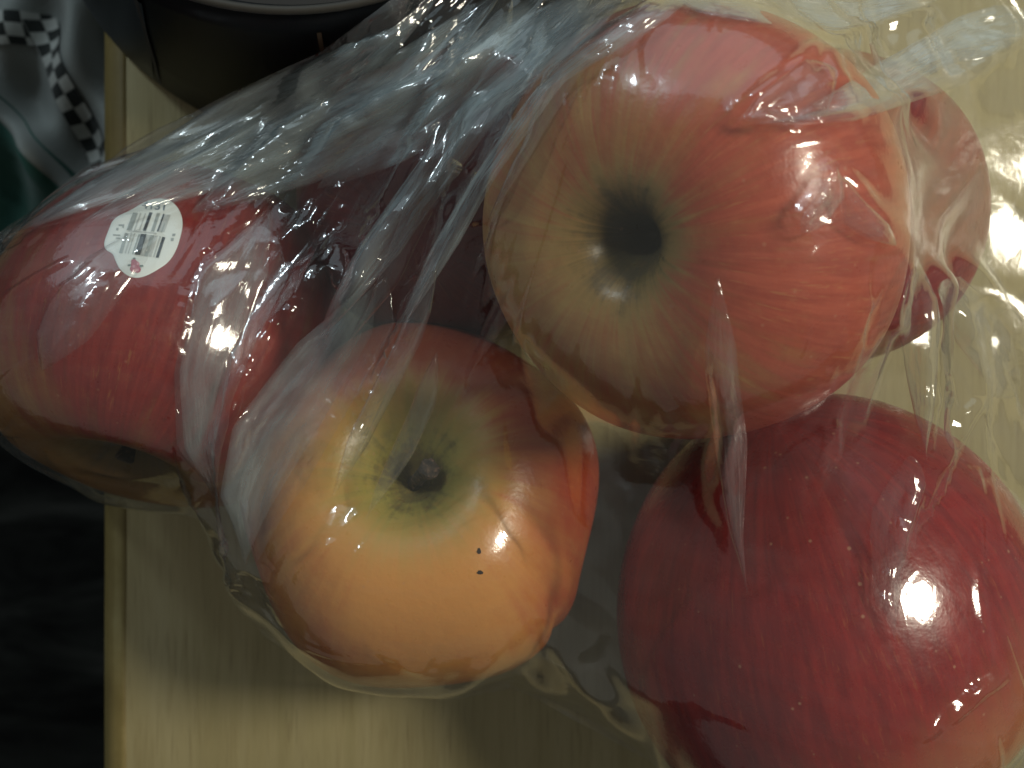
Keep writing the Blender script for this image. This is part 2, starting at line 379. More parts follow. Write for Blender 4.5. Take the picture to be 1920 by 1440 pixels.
def blobs(name, ds, mat, off):
    V, F = [], []
    for d in ds:
        pts = disc(*d); s = len(V); V += [onskin(*K(*p), off) for p in pts]; F.append(tuple(range(s, s+len(pts)))[::-1])
    return link(name, mesh(name, V, F), mat, STK)
blobs('fruit_emblem', [(560, 1120, 62, 58), (535, 1180, 50, 48), (590, 1185, 52, 52), (540, 1075, 38, 36)], plain('emblem_red', (0.42, 0.10, 0.16), 0.5), 0.00030)
blobs('fruit_emblem', [(600, 1110, 22, 20), (540, 1150, 20, 22), (592, 1200, 20, 20)], plain('emblem_pink', (0.60, 0.26, 0.34), 0.5), 0.00036)
blobs('leaf_emblem', [(478, 1130, 26, 14), (650, 1140, 28, 15), (548, 1034, 22, 12)], plain('emblem_leaf', (0.12, 0.18, 0.17), 0.5), 0.00036)

# ------------------------------------------------------------------ the bag: a thin film relaxed over the apples
# matching points of the two long outlines (top px,py,z / bottom px,py,z)
KEY = [
 ((-30, 470, .028), (-25, 640, .024)), ((2, 432, .029), (0, 742, .018)), ((130, 352, .031), (80, 852, .014)),
 ((300, 245, .036), (190, 934, .011)), ((420, 180, .044), (400, 976, .009)), ((520, 134, .052), (428, 1052, .009)),
 ((600, 98, .058), (484, 1172, .009)), ((662, 52, .067), (660, 1284, .010)), ((735, -2, .074), (850, 1312, .010)),
 ((850, -110, .070), (965, 1290, .006)), ((1050, -190, .062), (1110, 1368, .003)), ((1300, -210, .052), (1260, 1450, .003)),
 ((1700, -190, .042), (1600, 1600, .003)), ((2350, -190, .025), (2350, 1620, .003))]
def spline(pts, n):
    pts = np.array(pts); d = np.r_[0, np.cumsum(np.linalg.norm(np.diff(pts, axis=0), axis=1))]
    return d, pts
def resample(K, ns):
    T = np.array([P(*k[0]) for k in K]); B = np.array([P(*k[1]) for k in K])
    d = (np.linalg.norm(np.diff(T, axis=0), axis=1)+np.linalg.norm(np.diff(B, axis=0), axis=1))/2
    d = np.r_[0, np.cumsum(d)]; s = np.linspace(0, d[-1], ns)
    f = lambda A: np.stack([np.interp(s, d, A[:, c]) for c in range(3)], 1)
    t, b = f(T), f(B)
    for _ in range(max(1, ns//60)):                       # round the corners a little
        for A in (t, b): A[1:-1] = A[1:-1]*0.5+(A[:-2]+A[2:])*0.25
    return t, b
def hull_table(a, nps=72, nph=48):
    """distance from the apple's centre to its convex hull, by direction (the film spans the hollows)"""
    psi = np.linspace(0.001, math.pi-0.001, 140); th = np.linspace(0, math.pi, 181)
    out = np.zeros((nps, nph), np.float32)
    dirs = np.linspace(0, math.pi, nps)
    for j in range(nph):
        ph = -math.pi+2*math.pi*j/(nph-1)
        x, y, z = apple_local(a, psi, np.full_like(psi, ph)); rho = np.hypot(x, y)
        hs = (rho[None]*np.sin(th)[:, None]+z[None]*np.cos(th)[:, None]).max(1)
        cs = np.cos(th[None]-dirs[:, None]); v = np.where(cs > 0.15, hs[None]/np.maximum(cs, 0.15), 9)
        out[:, j] = v.min(1)
    return out
for a in APP.values():
    a['hull'] = hull_table(a); a['M'] = np.stack(frame(a['ax'])).astype(np.float32)
def hull_r(a, q):
    l = q@a['M'].T; r = np.sqrt((l*l).sum(-1))+1e-9
    nps, nph = a['hull'].shape
    u = np.arccos(np.clip(l[..., 2]/r, -1, 1))/math.pi*(nps-1); v = (np.arctan2(l[..., 1], l[..., 0])+math.pi)/(2*math.pi)*(nph-1)
    i = np.minimum(u.astype(np.int32), nps-2); j = np.minimum(v.astype(np.int32), nph-2); fu = u-i; fv = v-j; T = a['hull']
    return (T[i, j]*(1-fu)*(1-fv)+T[i+1, j]*fu*(1-fv)+T[i, j+1]*(1-fu)*fv+T[i+1, j+1]*fu*fv), r
OB_C, OB_O, OB_N = 0.001, (-0.16, -0.13), (400, 300)
def raster():
    H = np.full(OB_N, 0.0015)
    th = np.linspace(0, math.pi, 260); ph = np.linspace(-math.pi, math.pi, 360)
    T, Q = np.meshgrid(th, ph, indexing='ij')
    D = np.stack([np.sin(T)*np.cos(Q), np.sin(T)*np.sin(Q), np.cos(T)], -1).astype(np.float32)
    for a in APP.values():
        r, _ = hull_r(a, D); pts = D*(r+0.0008)[..., None]+a['c']
        i = ((pts[..., 0]-OB_O[0])/OB_C).astype(int).ravel(); j = ((pts[..., 1]-OB_O[1])/OB_C).astype(int).ravel()
        np.maximum.at(H, (i, j), pts[..., 2].ravel())
    return H
OBS = raster()
def obstacle(x, y):
    u = np.clip((x-OB_O[0])/OB_C-0.5, 0, OB_N[0]-2.001); v = np.clip((y-OB_O[1])/OB_C-0.5, 0, OB_N[1]-2.001)
    i = u.astype(int); j = v.astype(int); fu = u-i; fv = v-j
    return OBS[i, j]*(1-fu)*(1-fv)+OBS[i+1, j]*fu*(1-fv)+OBS[i, j+1]*(1-fu)*fv+OBS[i+1, j+1]*fu*fv
def upsample(A, ns, nt):
    i = np.linspace(0, A.shape[0]-1, ns); j = np.linspace(0, A.shape[1]-1, nt)
    i0 = np.minimum(i.astype(int), A.shape[0]-2); j0 = np.minimum(j.astype(int), A.shape[1]-2)
    fi = (i-i0)[:, None, None]; fj = (j-j0)[None, :, None]
    a = A if A.ndim == 3 else A[..., None]
    r = (a[i0][:, j0]*(1-fi)*(1-fj)+a[i0+1][:, j0]*fi*(1-fj)+a[i0][:, j0+1]*(1-fi)*fj+a[i0+1][:, j0+1]*fi*fj)
    return r if A.ndim == 3 else r[..., 0]
def to_px(X):
    k = FPX/(CAMH-X[..., 2]); return 960+X[..., 0]*k, 720-X[..., 1]*k
LV = [(92, 72), (184, 144), (600, 460)]
ITS = [160, 120, 60]
# base membrane at the coarsest level, then refined
def membrane():
    Z = None
    for (ns, nt) in LV:
        t, b = resample(KEY, ns)
        w = np.linspace(0, 1, nt)[None, :, None]
        XY = t[:, None]*(1-w)+b[:, None]*w
        zb = XY[..., 2].copy()
        ob = obstacle(XY[..., 0], XY[..., 1])
        z = np.maximum(zb, ob) if Z is None else upsample(Z, ns, nt)
        z[0], z[-1], z[:, 0], z[:, -1] = zb[0], zb[-1], zb[:, 0], zb[:, -1]
        for it in range(500 if Z is None else 120):
            z[1:-1, 1:-1] = 0.25*(z[2:, 1:-1]+z[:-2, 1:-1]+z[1:-1, 2:]+z[1:-1, :-2])-2.2e-5*(92/ns)**2
            z[1:-1, 1:-1] = np.maximum(z, ob)[1:-1, 1:-1]
        Z = z
    XY[..., 2] = Z
    return XY.astype(np.float32)
def gauss(px, py, cx, cy, r): return np.exp(-((px-cx)**2+(py-cy)**2)/(r*r))
def design(X):
    """direction of the folds (world xy) and the slack across and along them"""
    px, py = to_px(X)
    # folds fan out from the gathered neck above the picture; to the right they hang straight down
    fx, fy = px-1330, py+420
    w = 1/(1+np.exp(-(px-1130)/110.0))
    fx = fx*(1-w)+w*(px-1500)*0.25; fy = fy*(1-w)+w*np.abs(py+300)
    wn = gauss(px, py, 1725, 475, 330)                       # the pinched knot: folds run towards it
    fx = fx*(1-wn)+wn*(px-1725)*2.5; fy = fy*(1-wn)+wn*(py-475)*2.5
    n = np.sqrt(fx*fx+fy*fy)+1e-6
    f = np.stack([fx/n, -fy/n], -1)
    across = 0.055+0.10*gauss(px, py, 780, 280, 330)+0.05*gauss(px, py, 560, 700, 260)-0.02*gauss(px, py, 270, 600, 260)
    across += 0.07*gauss(px, py, 1750, 560, 260)+0.06*gauss(px, py, 1800, 120, 220)+0.05*gauss(px, py, 1360, 850, 110)
    across -= 0.10*gauss(px, py, 1800, 330, 150)+0.035*gauss(px, py, 1120, 1300, 170)+0.045*gauss(px, py, 1230, 430, 330)+0.035*gauss(px, py, 1500, 1150, 260)
    along = 0.004+0.025*gauss(px, py, 1740, 520, 220)+0.03*gauss(px, py, 780, 220, 260)+0.02*gauss(px, py, 1750, 100, 200)
    return f, np.maximum(across, 0.008), along*(1-0.85*gauss(px, py, 1800, 330, 150))
# creases that can be followed in the photograph: (points, raise in m, half width in m)
CREASE = [
 ([(1270, -10), (1165, 60), (1050, 125)], .0035, .0030), ([(1050, 125), (985, 240), (900, 400), (830, 520)], .003, .0028),
 ([(950, 60), (860, 130), (760, 175), (640, 240), (600, 300)], .0045, .0030), ([(760, 175), (700, 200), (660, 235)], .003, .0025),
 ([(815, 225), (770, 370), (700, 460), (640, 600)], .0045, .003), ([(905, 190), (860, 290), (790, 380)], .003, .0025),
 ([(800, 40), (640, 100), (560, 150), (575, 210)], .004, .0028), ([(575, 210), (500, 280), (435, 345)], .004, .0026),
 ([(830, 500), (760, 620), (700, 740), (640, 860), (600, 940)], .004, .0026), ([(740, 820), (700, 920), (670, 1000)], .002, .0022),
 ([(620, 500), (520, 600), (440, 730), (410, 900)], .004, .004), ([(440, 380), (350, 560), (320, 760), (350, 900)], .0032, .004),
 ([(230, 480), (140, 600), (110, 760)], .003, .004), ([(480, 330), (600, 200)], .003, .003),
 ([(1550, 80), (1460, 150), (1375, 218)], .004, .0035), ([(1375, 218), (1480, 245), (1620, 215), (1780, 160), (1920, 70)], .0045, .003),
 ([(1550, 80), (1600, 200)], .003, .003), ([(1570, 75), (1660, 45), (1760, 15)], .003, .0025),
 ([(1565, 305), (1535, 360), (1490, 430)], .005, .0045), ([(1565, 305), (1610, 370), (1690, 440), (1725, 470)], .0045, .004),
 ([(1490, 430), (1560, 420), (1720, 470)], .002, .003), ([(1720, 470), (1690, 520), (1680, 640)], .004, .003),
 ([(1720, 470), (1745, 580), (1740, 720), (1735, 870)], .006, .0045), ([(1720, 470), (1800, 560), (1830, 650)], .004, .003),
 ([(1800, 480), (1870, 560), (1920, 650)], .004, .003), ([(1720, 470), (1830, 300), (1920, 240)], .003, .003),
 ([(1350, 600), (1350, 700), (1365, 800), (1350, 900), (1380, 1000), (1390, 1090)], .0035, .003),
 ([(1740, 870), (1690, 1000), (1660, 1120), (1680, 1200)], .003, .004), ([(1850, 730), (1800, 800), (1760, 900)], .003, .003),
 ([(1180, 1380), (1060, 1240), (1140, 1150)], .003, .004), ([(960, 1285), (1100, 1300), (1300, 1310), (1480, 1380)], .003, .003),
 ([(700, 1200), (850, 1305)], .002, .003), ([(950, 1200), (855, 1305)], .002, .003), ([(1900, 1250), (1700, 1400)], .003, .004),
]
def crease_field(X):
    px, py = to_px(X); k = (CAMH-X[..., 2])/FPX
    out = np.zeros(px.shape, np.float32)
    for pts, h, wd in CREASE:
        best = np.full(px.shape, 1e9)
        for (x0, y0), (x1, y1) in zip(pts[:-1], pts[1:]):
            dx, dy = x1-x0, y1-y0; L2 = dx*dx+dy*dy
            u = np.clip(((px-x0)*dx+(py-y0)*dy)/L2, 0, 1)
            best = np.minimum(best, np.hypot(px-x0-u*dx, py-y0-u*dy))
        d = best*k/wd
        out = np.maximum(out, h*np.maximum(0, 1-d)**1.3)
    return out
def noise2(ns, nt, cells, r):
    g = r.standard_normal((cells[0]+2, cells[1]+2)).astype(np.float32)
    return upsample(g, ns, nt)
def relax_film():
    X0 = membrane(); ns, nt = X0.shape[:2]
    f0, ac0, al0 = design(X0)
    X = None
    for (ns, nt), its in zip(LV, ITS):
        B = upsample(X0, ns, nt).astype(np.float32)
        f = upsample(f0, ns, nt); ac = upsample(ac0, ns, nt); al = upsample(al0, ns, nt)
        lv = LV.index((ns, nt))
        if X is None:
            X = B.copy()
            X[..., 2] += 0.0012*noise2(ns, nt, (46, 30), rng)*(ac*10)
            X[..., 2] += crease_field(X)
        else:
            X = upsample(X, ns, nt).astype(np.float32)
            if lv == 1: X[..., 2] += 0.55*np.maximum(crease_field(B)-np.maximum(X[..., 2]-B[..., 2], 0), 0)
            X[..., 2] += (0.0003 if lv == 1 else 0.00004)*noise2(ns, nt, (92*lv, 72*lv), rng)*np.minimum(ac*10, 1.5)
        X[0], X[-1], X[:, 0], X[:, -1] = B[0], B[-1], B[:, 0], B[:, -1]
        cons = []
        def add(di, dj, stiff, comp):
            ni, nj = ns-abs(di), nt-abs(dj)
            ia = slice(0, ns-di); ib = slice(di, ns)
            ja, jb = (slice(0, nt-dj), slice(dj, nt)) if dj >= 0 else (slice(-dj, nt), slice(0, nt+dj))
            D = B[ib, jb]-B[ia, ja]; L = np.linalg.norm(D, axis=-1)
            dxy = D[..., :2]/(np.linalg.norm(D[..., :2], axis=-1, keepdims=True)+1e-9)
            fd = f[ia, ja]; dot = (dxy*fd).sum(-1)**2
            e = ac[ia, ja]*(1-dot)+al[ia, ja]*dot
            rest = (L*(1+e)).astype(np.float32)
            # colour by parity along the longer step so that no vertex is shared inside a batch
            st = 2*max(di, abs(dj)); h = max(di, abs(dj))
            for c in range(2):
                if di:
                    idx = [i for i in range(ns-di) if (i//di) % 2 == c]; sel = (np.array(idx), slice(None))
                    A_ = (np.array(idx)[:, None], np.arange(nt)[ja][None, :]); B_ = (np.array(idx)[:, None]+di, np.arange(nt)[jb][None, :])
                    cons.append((A_, B_, rest[np.array(idx)], stiff, comp))
                else:
                    idx = np.array([j for j in range(nt-dj) if (j//dj) % 2 == c])
                    A_ = (np.arange(ns)[:, None], idx[None, :]); B_ = (np.arange(ns)[:, None], idx[None, :]+dj)
                    cons.append((A_, B_, rest[:, idx], stiff, comp))
        add(1, 0, 0.9, 1.0); add(0, 1, 0.9, 1.0); add(1, 1, 0.8, 0.9); add(1, -1, 0.8, 0.9)
        add(2, 0, 0.9, 0.10); add(0, 2, 0.9, 0.10)
        for it in range(its):
            for a_, b_, rest, st, comp in cons:
                pa, pb = X[a_], X[b_]
                d = pb-pa; L = np.sqrt((d*d).sum(-1))
                k = (L-rest)/(L+1e-9)
                k = np.where(k > 0, k*st, k*st*comp)*0.5
                d *= k[..., None]
                X[a_] = pa+d; X[b_] = pb-d
            X[..., 2] -= 1.5e-5/(lv+1)
            for a in APP.values():
                c = a['c'].astype(np.float32)
                q = X-c; m = (q*q).sum(-1) < (a['R']*1.15)**2
                if m.any():
                    qq = q[m]; hr, r = hull_r(a, qq)
                    X[m] = c+qq*np.maximum((hr+0.0010)/r, 1.0)[:, None]
            X[..., 2] = np.maximum(X[..., 2], 0.0014)
            X[0], X[-1], X[:, 0], X[:, -1] = B[0], B[-1], B[:, 0], B[:, -1]
    return X, X0
def m_film(name='clear_film', haze=0.027, hazecol=(0.70, 0.81, 0.85), layered=False):
    b = NT(name); tc = b.n('TexCoord'); co = tc.outputs['Object']; uv = tc.outputs['UV']
    n1 = b.noise(co, 300.0, 3, 0.6, 0.6)
    n2 = b.noise(co, 1300.0, 2, 0.5)
    bump = b.n('Bump', {'Height': b.math('ADD', n1, b.math('MULTIPLY', n2, 0.25)), 'Strength': 0.10, 'Distance': 0.0006})
    gl = b.n('BsdfGlossy', {'Color': (1, 1, 1, 1), 'Roughness': 0.11, 'Normal': bump})
    geo = b.n('NewGeometry'); cosv = b.math('ABSOLUTE', b.vm('DOT_PRODUCT', geo.outputs['Incoming'], geo.outputs['Normal']))
    F0 = b.math('MULTIPLY_ADD', b.math('POWER', b.math('SUBTRACT', 1.0, cosv), 5.0), 0.95, 0.045)
    F = b.math('DIVIDE', b.math('MULTIPLY', F0, 2.0), b.math('ADD', F0, 1.0), clamp=True)      # both faces of the thin film
    tr = b.n('BsdfTransparent', {'Color': (0.985, 0.985, 0.98, 1)})
    df = b.n('BsdfDiffuse', {'Color': (*hazecol, 1)}); tl = b.n('BsdfTranslucent', {'Color': (*hazecol, 1)})
    dt = b.n('MixShader', {0: 0.5, 1: df, 2: tl})
    # stretch marks of the film; longer way through its milkiness where it is seen edge-on
    st = b.noise(b.vm('MULTIPLY', uv, (2.0, 7.0, 1) if layered else (4.0, 40.0, 1)), 1.0, 4, 0.6, 0.3); st2 = b.noise(b.vm('MULTIPLY', uv, (9.0, 6.0, 1)), 1.0, 3, 0.6, 0.3)
    k = b.n('MapRange', {0: b.math('MULTIPLY_ADD', st2, 0.5, b.math('MULTIPLY', st, 0.5)), 1: 0.38, 2: 0.64, 3: 0.6*haze, 4: 1.5*haze}).outputs[0]
    if layered:                                           # fewer thicknesses towards the ends and edges of a tongue
        sp = b.n('SeparateXYZ', {0: uv}); par = lambda q: b.math('MULTIPLY', b.math('MULTIPLY', q, b.math('SUBTRACT', 1.0, q)), 4.0)
        k = b.math('MULTIPLY', k, b.math('MULTIPLY', b.step(par(sp.outputs[0]), 0.0, 0.75), b.math('MULTIPLY_ADD', b.step(par(sp.outputs[1]), 0.0, 0.6), 0.6, 0.4)))
    hz = b.math('SUBTRACT', 1.0, b.math('POWER', b.math('SUBTRACT', 1.0, k), b.math('DIVIDE', 1.0, b.math('MAXIMUM', cosv, 0.26))))
    m1 = b.n('MixShader', {0: hz, 1: tr, 2: dt})
    return b.done(b.n('MixShader', {0: F, 1: m1, 2: gl}))
def set_uv(me, ns, nt):
    uv = me.uv_layers.new(name='UVMap'); vi = np.empty(len(me.loops), np.int32); me.loops.foreach_get('vertex_index', vi)
    uv.data.foreach_set('uv', np.stack([(vi//nt)/(ns-1), (vi % nt)/(nt-1)], 1).astype(np.float32).ravel())
    return me
def normals(X):
    n = np.cross(np.gradient(X, axis=0), np.gradient(X, axis=1)); n /= np.linalg.norm(n, axis=-1, keepdims=True)+1e-12
    return n*np.where(n[..., 2:] < 0, -1, 1)
def sharpen(X):
    """crisp crests pressed into the relaxed film: the traced ones, then short random crinkles along the folds"""
    px, py = to_px(X); kk = (CAMH-X[..., 2])/FPX; out = np.zeros(px.shape, np.float32)
    r = np.random.default_rng(3); brk = 0.8+0.35*noise2(*px.shape, (120, 90), r)
    def seg(pts, h, wd, brkn=True):
        pts = np.array(pts, float); pad = wd/1e-4*1.5
        x0, y0 = pts.min(0)-pad; x1, y1 = pts.max(0)+pad
        m = (px > x0) & (px < x1) & (py > y0) & (py < y1)
        if not m.any(): return
        ax, ay, k = px[m], py[m], kk[m]; best = np.full(ax.shape, 1e9); along = np.zeros(ax.shape); acc = 0
        tot = np.hypot(*np.diff(pts, axis=0).T).sum()
        for (ax0, ay0), (bx, by) in zip(pts[:-1], pts[1:]):
            dx, dy = bx-ax0, by-ay0; L = math.hypot(dx, dy); u = np.clip(((ax-ax0)*dx+(ay-ay0)*dy)/(L*L), 0, 1)
            d = np.hypot(ax-ax0-u*dx, ay-ay0-u*dy); c = d < best; best = np.where(c, d, best); along = np.where(c, (acc+u*L)/tot, along); acc += L
        v = h*np.maximum(0, 1-(best*k/wd)**2)**1.5*np.minimum(1, np.minimum(along, 1-along)*6)
        if brkn: v = v*np.clip(brk[m], 0.35, 1.25)
        o = out[m]; out[m] = np.where(np.abs(v) > np.abs(o), v, o)
    f, ac, al = design(X)
    w = np.clip(ac-0.03, 0, None)*(1-0.95*gauss(px, py, 270, 600, 300)); w = w*((px > -50) & (px < 1970) & (py > -50) & (py < 1490)); w = (w/w.sum()).ravel()
    for q in r.choice(w.size, 210, p=w):
        i, j = divmod(int(q), px.shape[1]); L = r.uniform(50, 150)*(1+1.6*(r.random() < .35)); a = math.atan2(-f[i, j, 1], f[i, j, 0])+r.normal(0, 0.16)
        x, y = px[i, j], py[i, j]; b = r.normal(0, 7)
        seg([(x-math.cos(a)*L/2, y-math.sin(a)*L/2), (x-math.sin(a)*b, y+math.cos(a)*b), (x+math.cos(a)*L/2, y+math.sin(a)*L/2)], r.choice([1, 1, -.6])*r.uniform(.0002, .0006), r.uniform(.0007, .0013), False)
    for q in range(70):                                   # long straight stretch creases running to the neck
        u = r.random(); x0, y0 = 700+560*u+r.normal(0, 20), -40; t1 = r.uniform(.35, .95); t0 = r.uniform(0, .4)*t1
        ex, ey = (40+900*u+r.normal(0, 40), 470+420*u*1.0+r.normal(0, 50)); g = lambda t: (x0+(ex-x0)*t, y0+(ey-y0)*t-60*math.sin(math.pi*t))
        seg([g(t0+(t1-t0)*k/5) for k in range(6)], r.choice([1, 1, -.7])*r.uniform(.0002, .00055), r.uniform(.0006, .0011), False)
    for pts, h, wd in CREASE:
        q = [pts[0]]
        for a_, b_ in zip(pts[:-1], pts[1:]):
            n = max(1, int(math.hypot(b_[0]-a_[0], b_[1]-a_[1])/35))
            q += [(a_[0]+(b_[0]-a_[0])*t/n+(r.normal(0, 2) if t < n else 0), a_[1]+(b_[1]-a_[1])*t/n+(r.normal(0, 2) if t < n else 0)) for t in range(1, n+1)]
        cq = np.mean(pts, axis=0); seg(q, h*0.42*(1-0.85*float(gauss(cq[0], cq[1], 290, 620, 260))), 0.0018)
    out[0] = out[-1] = 0; out[:, 0] = out[:, -1] = 0
    return (X+normals(X)*out[..., None]).astype(np.float32)
FILM, FBASE = relax_film()
FILM = sharpen(FILM)
_px, _py = to_px(FILM); _t = np.linspace(0, 1, FILM.shape[1])[None, :]
_m = gauss(_px, _py, 1800, 340, 150)+gauss(_px, _py, 1290, 1090, 190)+gauss(_px, _py, 1120, 1300, 170)+gauss(_px, _py, 1040, 780, 70)
_m = np.clip(np.maximum(1.6*_m, np.clip((_t-0.86)/0.06, 0, 1)*(_px < 1000)), 0, 0.85)[1:-1, 1:-1, None].astype(np.float32)
for _ in range(26):                                       # the film lies taut here
    FILM[1:-1, 1:-1] += _m*(0.25*(FILM[2:, 1:-1]+FILM[:-2, 1:-1]+FILM[1:-1, 2:]+FILM[1:-1, :-2])-FILM[1:-1, 1:-1])
for a in APP.values():                                    # keep the creased film clear of the fruit
    q = FILM-a['c'].astype(np.float32); m = (q*q).sum(-1) < (a['R']*1.15)**2
    hr, r = hull_r(a, q[m]); FILM[m] = a['c'].astype(np.float32)+q[m]*np.maximum((hr+0.0007)/r, 1.0)[:, None]
M_FILM = m_film()
bag = tag(bpy.data.objects.new('plastic_bag', None), 'clear crinkled plastic produce bag wrapped round all the apples', 'plastic bag'); COL.objects.link(bag)
film = link('film', set_uv(grid_mesh('film', FILM), *FILM.shape[:2]), M_FILM, bag)
# folded-over tongues of film lying on the bag: (one edge, other edge, height of the fold)
def film_top():
    H = np.full((640, 520), -1.0); c = 0.0005
    X = FILM.copy(); pts = [X, (X[1:]+X[:-1])/2, (X[:, 1:]+X[:, :-1])/2, (X[1:, 1:]+X[:-1, :-1])/2]
    for p in pts:
        i = np.clip(((p[..., 0]+0.16)/c).astype(int), 0, 639).ravel(); j = np.clip(((p[..., 1]+0.13)/c).astype(int), 0, 519).ravel()
        np.maximum.at(H, (i, j), p[..., 2].ravel())
    for _ in range(6):
        e = H < 0
        if not e.any(): break
        G = np.pad(H, 1, mode='edge'); M4 = np.maximum.reduce([G[2:, 1:-1], G[:-2, 1:-1], G[1:-1, 2:], G[1:-1, :-2]]); H[e] = M4[e]
    return H
TOPZ = film_top()
def topz(x, y):
    i = np.clip(((x+0.16)/0.0005).astype(int), 0, 639); j = np.clip(((y+0.13)/0.0005).astype(int), 0, 519); return TOPZ[i, j]
def fold(L, R, h, nw=34, nl=120, skew=0.5, seed=0):
    r = np.random.default_rng(seed+5)
    def line(pts):
        pts = np.array(pts, float); d = np.r_[0, np.cumsum(np.hypot(*np.diff(pts, axis=0).T))]; s = np.linspace(0, d[-1], nl)
        q = np.stack([np.interp(s, d, pts[:, 0]), np.interp(s, d, pts[:, 1])], 1)
        for _ in range(10): q[1:-1] = q[1:-1]*.5+(q[:-2]+q[2:])*.25
        return q
    a, b = line(L), line(R); w = np.linspace(0, 1, nw)
    tp = np.clip(np.minimum(np.arange(nl), np.arange(nl)[::-1])/(nl*0.22), 0, 1)[:, None]**0.7; mid = (a+b)/2; a = mid+(a-mid)*tp; b = mid+(b-mid)*tp
    ridg = (1-2*np.abs(upsample(r.uniform(-1, 1, (4, 13)), nl, nw)))
    jit = upsample(r.standard_normal((14, 3)), nl, nw)
    pp = a[:, None]*(1-w[None, :, None])+b[:, None]*w[None, :, None]
    z = np.full(pp.shape[:2], 0.05)
    for _ in range(12):                                    # find where the camera's view of that point meets the film
        k = (CAMH-z)/FPX; x, y = (pp[..., 0]-960)*k, (720-pp[..., 1])*k; z = 0.5*z+0.5*np.maximum(topz(x, y), 0.002)
    for _ in range(6):
        z[1:-1] = np.maximum(z[1:-1], 0.5*(z[:-2]+z[2:]))*0.6+0.4*0.5*(z[:-2]+z[2:])
    prof = np.sin(np.pi*w**(0.5+skew))**0.6
    wid = np.linalg.norm(a-b, axis=1); end = np.clip(np.minimum(np.arange(nl), np.arange(nl)[::-1])/8.0, 0, 1)[:, None]
    z = z+0.0003+h*prof[None]*(0.15+0.85*end)+0.00010*jit*prof[None]+0.00009*ridg*prof[None]*tp
    k = (CAMH-z)/FPX
    X = np.stack([(pp[..., 0]-960)*k, (720-pp[..., 1])*k, z], -1)
    return link('fold', set_uv(grid_mesh('fold', X), nl, nw), M_FOLD, bag)
M_FOLD = m_film('folded_film', 0.06, layered=True)
FOLDS = [
 ([(440, 385), (360, 520), (326, 700), (332, 850), (405, 965)], [(570, 400), (540, 520), (480, 640), (432, 760), (416, 920)], .0012),
 ([(650, 560), (525, 690), (440, 800), (418, 930), (446, 1055)], [(790, 480), (735, 620), (640, 790), (560, 930), (520, 1050)], .0012),
 ([(805, 480), (742, 640), (662, 800), (606, 925)], [(842, 480), (790, 640), (702, 810), (640, 935)], .0022),
 ([(802, 660), (772, 760), (722, 870), (672, 985)], [(836, 660), (816, 760), (776, 850), (700, 965)], .0010),
 ([(905, 0), (852, 100), (815, 220), (782, 330), (735, 450), (690, 560), (640, 640)], [(1010, -10), (955, 120), (905, 190), (862, 300), (800, 420), (742, 545), (660, 650)], .0020),
 ([(1230, -30), (1112, 60), (1020, 130), (985, 260), (900, 420)], [(1330, -30), (1215, 60), (1090, 135), (1020, 250), (930, 410)], .0016),
 ([(20, 425), (200, 322), (420, 190), (600, 110), (740, 10)], [(60, 440), (230, 372), (450, 262), (650, 170), (840, 50)], .0012),
 ([(330, 300), (560, 190), (760, 130), (960, 20)], [(420, 345), (600, 290), (790, 200), (1020, 60)], .0018),
 ([(1374, 218), (1460, 150), (1550, 80)], [(1390, 236), (1520, 232), (1590, 185)], .0016),
 ([(1380, 240), (1600, 228), (1780, 168), (1930, 118)], [(1390, 232), (1600, 195), (1750, 100), (1930, 20)], .0016),
 ([(1692, 490), (1682, 600), (1702, 720), (1735, 872)], [(1742, 470), (1764, 600), (1757, 720), (1740, 872)], .0030),
 ([(1318, 520), (1322, 700), (1342, 850), (1368, 1000), (1398, 1120)], [(1372, 520), (1384, 700), (1402, 830), (1394, 1000), (1408, 1120)], .0006),
 ([(1645, 880), (1630, 1000), (1640, 1130), (1674, 1206)], [(1765, 830), (1722, 950), (1692, 1080), (1684, 1206)], .0008),
 ([(210, 430), (95, 560), (40, 690)], [(320, 425), (225, 560), (120, 700)], .0012),
 ([(1565, 302), (1530, 365), (1480, 440)], [(1580, 310), (1585, 370), (1530, 450)], .0022),
 ([(1567, 304), (1615, 370), (1700, 452)], [(1572, 330), (1580, 420), (1660, 470)], .0016),
 ([(1755, 480), (1850, 560), (1930, 680)], [(1760, 600), (1830, 690), (1900, 790)], .0022),
]
for i, (L, R, h) in enumerate(FOLDS): fold(L, R, h, seed=i)
M_FOLD = m_film('pleated_film', 0.24, (0.68, 0.82, 0.86), True)                     # several thicknesses of film gathered towards the neck of the bag
